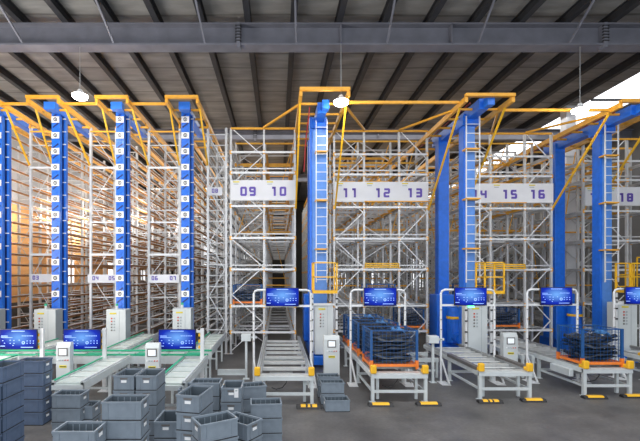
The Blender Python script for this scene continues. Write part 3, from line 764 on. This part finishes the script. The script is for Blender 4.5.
# ------------------------------------------------------------------ crates
def make_crate(body, inner):
    L, W, Hc = .60, .40, .28
    t = thing('plastic_crate', 'tmp', 'crate', (0,0,-50))
    b = MB(); x, y = L/2-.012, W/2-.012; th = .012
    b.box(-x, x, -y, -y+th, .0, Hc, body).box(-x, x, y-th, y, .0, Hc, body)
    b.box(-x, -x+th, -y+th, y-th, .0, Hc, body).box(x-th, x, -y+th, y-th, .0, Hc, body)
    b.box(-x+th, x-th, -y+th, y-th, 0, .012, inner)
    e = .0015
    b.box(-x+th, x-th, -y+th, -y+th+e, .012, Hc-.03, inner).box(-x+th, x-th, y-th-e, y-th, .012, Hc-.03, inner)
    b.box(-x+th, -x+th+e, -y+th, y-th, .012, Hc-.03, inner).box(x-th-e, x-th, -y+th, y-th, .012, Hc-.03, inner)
    for k in range(1, 6):
        xx = -x+2*x*k/6; b.box(xx-.006, xx+.006, -y+th, -y+th+.008, .012, Hc-.04, body).box(xx-.006, xx+.006, y-th-.008, y-th, .012, Hc-.04, body)
    b.build('body', t)
    X, Y = L/2, W/2
    b = MB()
    b.box(-X, X, -Y, -Y+.026, Hc-.03, Hc, body).box(-X, X, Y-.026, Y, Hc-.03, Hc, body)
    b.box(-X, -X+.026, -Y+.026, Y-.026, Hc-.03, Hc, body).box(X-.026, X, -Y+.026, Y-.026, Hc-.03, Hc, body)
    b.build('rim', t)
    b = MB()
    for s in (-1, 1):
        for xx in (-x+.09, x-.09): b.box(xx-.006, xx+.006, s*y-.008, s*y+.008, .02, Hc-.03, body)
        for xx in (-x, x): b.box(xx-.009, xx+.009, s*(y-.075)-.006, s*(y-.075)+.006, .02, Hc-.03, body)
        b.box(-x, x, s*y-.003, s*y+.003, .0, .016, 'black'); b.box(s*x-.003, s*x+.003, -y, y, 0, .016, 'black')  # black strips paint the shadow gap between stacked crates
        b.box(-x+.1, x-.1, s*y-.005, s*y+.005, .045, .052, body)
    b.build('ribs_and_seam_shade', t)
    for s in (-1, 1):
        MB().box(s*x-.004, s*x+.004, -.07, .07, Hc-.075, Hc-.045, 'dark_cover').build('handle_slot', t)  # dark block stands in for the shade inside the handle recess
        MB().box(s*x-.006, s*x+.006, -.05, .05, Hc-.135, Hc-.09, 'paper').build('paper_label', t)
    return t
proto = {'w': make_crate('crate', 'crate_in'), 'c': make_crate('crate_cool', 'crate_in')}
used = {'w': False, 'c': False}
ORD = ['topmost', 'second from top', 'third from top', 'fourth from top', 'fifth from top', 'sixth from top']
def crate_stack(name, cx, cy, n, rz, kind='w', rough=.6):
    """cx,cy = middle of the stack; name singles the stack out"""
    top = None
    for k in range(n):
        lab = ('grey crate, %s in %s' % (ORD[n-1-k], name)) if n > 1 else 'single grey plastic crate '+name
        j = random.Random(int(cx*100)+k)
        loc = (cx+(j.random()-.5)*.008, cy+(j.random()-.5)*.008, .281*k)
        if not used[kind]:
            r = proto[kind]; used[kind] = True; r.location = loc; r.rotation_euler = (0,0,rz); r['label'] = lab
        else: r = dup(proto[kind], loc, rz, lab)
        r['group'] = 'crates of '+name if n > 1 else 'loose grey crates'
    return (cx, cy, .281*n)
def corner(px_, py_, n):
    """floor position under a rim point seen at px_,py_ on a stack of n crates"""
    Y = F*(H-.281*n)/(py_-275.0); return ((px_-278)*Y/F, Y)
PI = math.pi; R90 = PI/2
def by_front(name, pxl, py_, n, rz_deg, longfront, kind='w'):
    """place a stack by the near left rim corner"""
    x, y = corner(pxl, py_, n); a, b_ = (.6, .4) if longfront else (.4, .6)
    r = math.radians(rz_deg)
    cx = x+math.cos(r)*a/2-math.sin(r)*b_/2; cy = y+math.sin(r)*a/2+math.cos(r)*b_/2
    return crate_stack(name, cx, cy, n, r+(0 if longfront else R90), kind)
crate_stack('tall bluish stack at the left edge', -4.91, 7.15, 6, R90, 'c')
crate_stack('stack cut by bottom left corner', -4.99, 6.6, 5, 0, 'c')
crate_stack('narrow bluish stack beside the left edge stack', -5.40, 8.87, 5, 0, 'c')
by_front('stack of three right of the bluish stacks', 51, 395, 3, 0, True)
by_front('foreground stack at bottom left', 51, 431.5, 4, 0, True)
by_front('wide stack in front of the twin stacks', 100.5, 402, 5, 0, True)
by_front('left twin stack, rear', 112.6, 375.6, 5, 0, False)
by_front('right twin stack, rear', 135.2, 375.6, 5, 0, False)
by_front('low stack squeezed beside the twin stacks', 153.5, 422, 3, 0, False)
by_front('turned tall stack left of centre', 175.5, 394.5, 5, -12, False)
by_front('angled foreground stack at bottom centre', 200.7, 425.5, 4, 31, True)
crate_stack('angled stack behind the bottom centre one', -.618, 6.785, 3, math.radians(-36))
s = by_front('centre stack with a paper sheet', 220.5, 388, 4, 0, False)
sh = MB().box(-.04, .04, -.004, 0, -.17, 0, 'paper').box(-.02, .02, -.006, -.003, -.05, -.03, 'cabinet_dark')
sh = tag(sh.build('paper_sheet'), 'white paper sheet stuck on the front of the topmost centre crate', 'paper sheet')
sh.location = (s[0]+.10, s[1]-.300, s[2]-.012)
crate_stack('dark stack behind the turned stack', -1.46, 8.15, 4, 0)
crate_stack('low dark stack behind the paper sheet', -.58, 8.9, 3, .25)
by_front('stack right of the centre pile', 250.5, 404.5, 3, 4, True)
crate_stack('pair behind the loose crate by the control panel', 1.38, 10.25, 2, 0)
crate_stack('rearmost pair beside the centre conveyor', 1.36, 10.85, 2, 0)
by_front('on the floor before the centre control panel', 325.3, 400.5, 1, 2, True)
crate_stack('dark low pair behind the stack of three', -4.12, 8.45, 2, 0)
crate_stack('shadowed stack right of the twin stacks', -1.93, 8.75, 3, R90)

# ------------------------------------------------------------------ lamps
def lamp(label, px_, py_, Y):
    x = (px_-278)*Y/F; z = H-(py_-275)*Y/F; o = (x, Y, z); t = thing('high_bay_lamp', label, 'lamp', o)
    MB().tube([(0,0,.2), (0,0,10.96-z)], .012, 'galvanised', 6).build('cord', t)
    MB().tube([(0,0,.22), (0,0,.14), (0,0,.02)], [.06, .10, .24], 'white_steel', 16).build('housing', t)
    MB().tube([(0,0,.02), (0,0,-.06), (0,0,-.12)], [.25, .23, .12], 'lamp', 16).build('lens', t)
    l = bpy.data.lights.new('lamp_light', 'POINT'); l.energy = 70; l.shadow_soft_size = .25; l.color = (1, .96, .9)
    lo = bpy.data.objects.new('lamp_light', l); C.objects.link(lo); lo.location = (x, Y-.05, z-.35)
lamp('glowing round lamp hanging at the upper left', 80, 96, 13.45)
lamp('glowing round lamp hanging beside the central overhead frame', 341, 102, 13.3)
lamp('glowing round lamp hanging under the skylight at the right', 580, 110, 13.45)

# ------------------------------------------------------------------ light
def area(name, loc, sx, sy, power, rot=(0,0,0), col=(1,1,1)):
    l = bpy.data.lights.new(name, 'AREA'); l.shape = 'RECTANGLE'; l.size = sx; l.size_y = sy; l.energy = power; l.color = col
    o = bpy.data.objects.new(name, l); C.objects.link(o); o.location = loc; o.rotation_euler = rot; return o
area('front_bay_fill', (1, 6.5, 11.3), 22, 6, 1500)  # added fill under the roof, no fitting modelled
area('camera_side_fill', (2, -3, 6), 26, 8, 1450, (math.radians(80), 0, 0), (.95, .98, 1))  # added fill from behind the camera
area('rack_bay_fill', (2, 28, 11.4), 26, 16, 2400, (0,0,0), (1, .97, .92))  # added overhead fill to brighten the racks, no fitting modelled
area('left_bay_fill', (-9, 15.3, 11.0), 8, 2, 250, (math.radians(25), 0, 0), (1, .95, .88))  # added fill above the left racks, no fitting modelled
area('left_roof_fill', (-13.3, 9, 6.5), 14, 3, 1900, (0, math.radians(-125), math.radians(0)), (1, .97, .93))  # added fill aimed up to brighten the left roof, no clerestory exists
def point(name, loc, power, col=(1, .95, .88), r=.1):
    l = bpy.data.lights.new(name, 'POINT'); l.energy = power; l.shadow_soft_size = r; l.color = col
    o = bpy.data.objects.new(name, l); C.objects.link(o); o.location = loc
for x, p in ((-13.2, 300), (-10.78, 100), (-8.53, 125), (-6.03, 125), (-3.49, 30)):
    for y in (19.5, 27): point('aisle_fill', (x, y, 6.2), p)  # added point fills to brighten the left racks and wall, no lamps there
w = bpy.data.worlds.new('world'); bpy.context.scene.world = w; w.use_nodes = True
w.node_tree.nodes['Background'].inputs[0].default_value = (.78, .86, 1, 1)
w.node_tree.nodes['Background'].inputs[1].default_value = .5

# ------------------------------------------------------------------ camera
cam = bpy.data.cameras.new('camera'); co = bpy.data.objects.new('camera', cam); C.objects.link(co)
co.location = (0, 0, H); co.rotation_euler = (R90, 0, 0)
cam.sensor_width = 36; cam.lens = F/640*36; cam.shift_x = 42/640; cam.shift_y = 54.5/640; cam.clip_end = 200
bpy.context.scene.camera = co
bpy.context.scene.view_settings.view_transform = 'Standard'
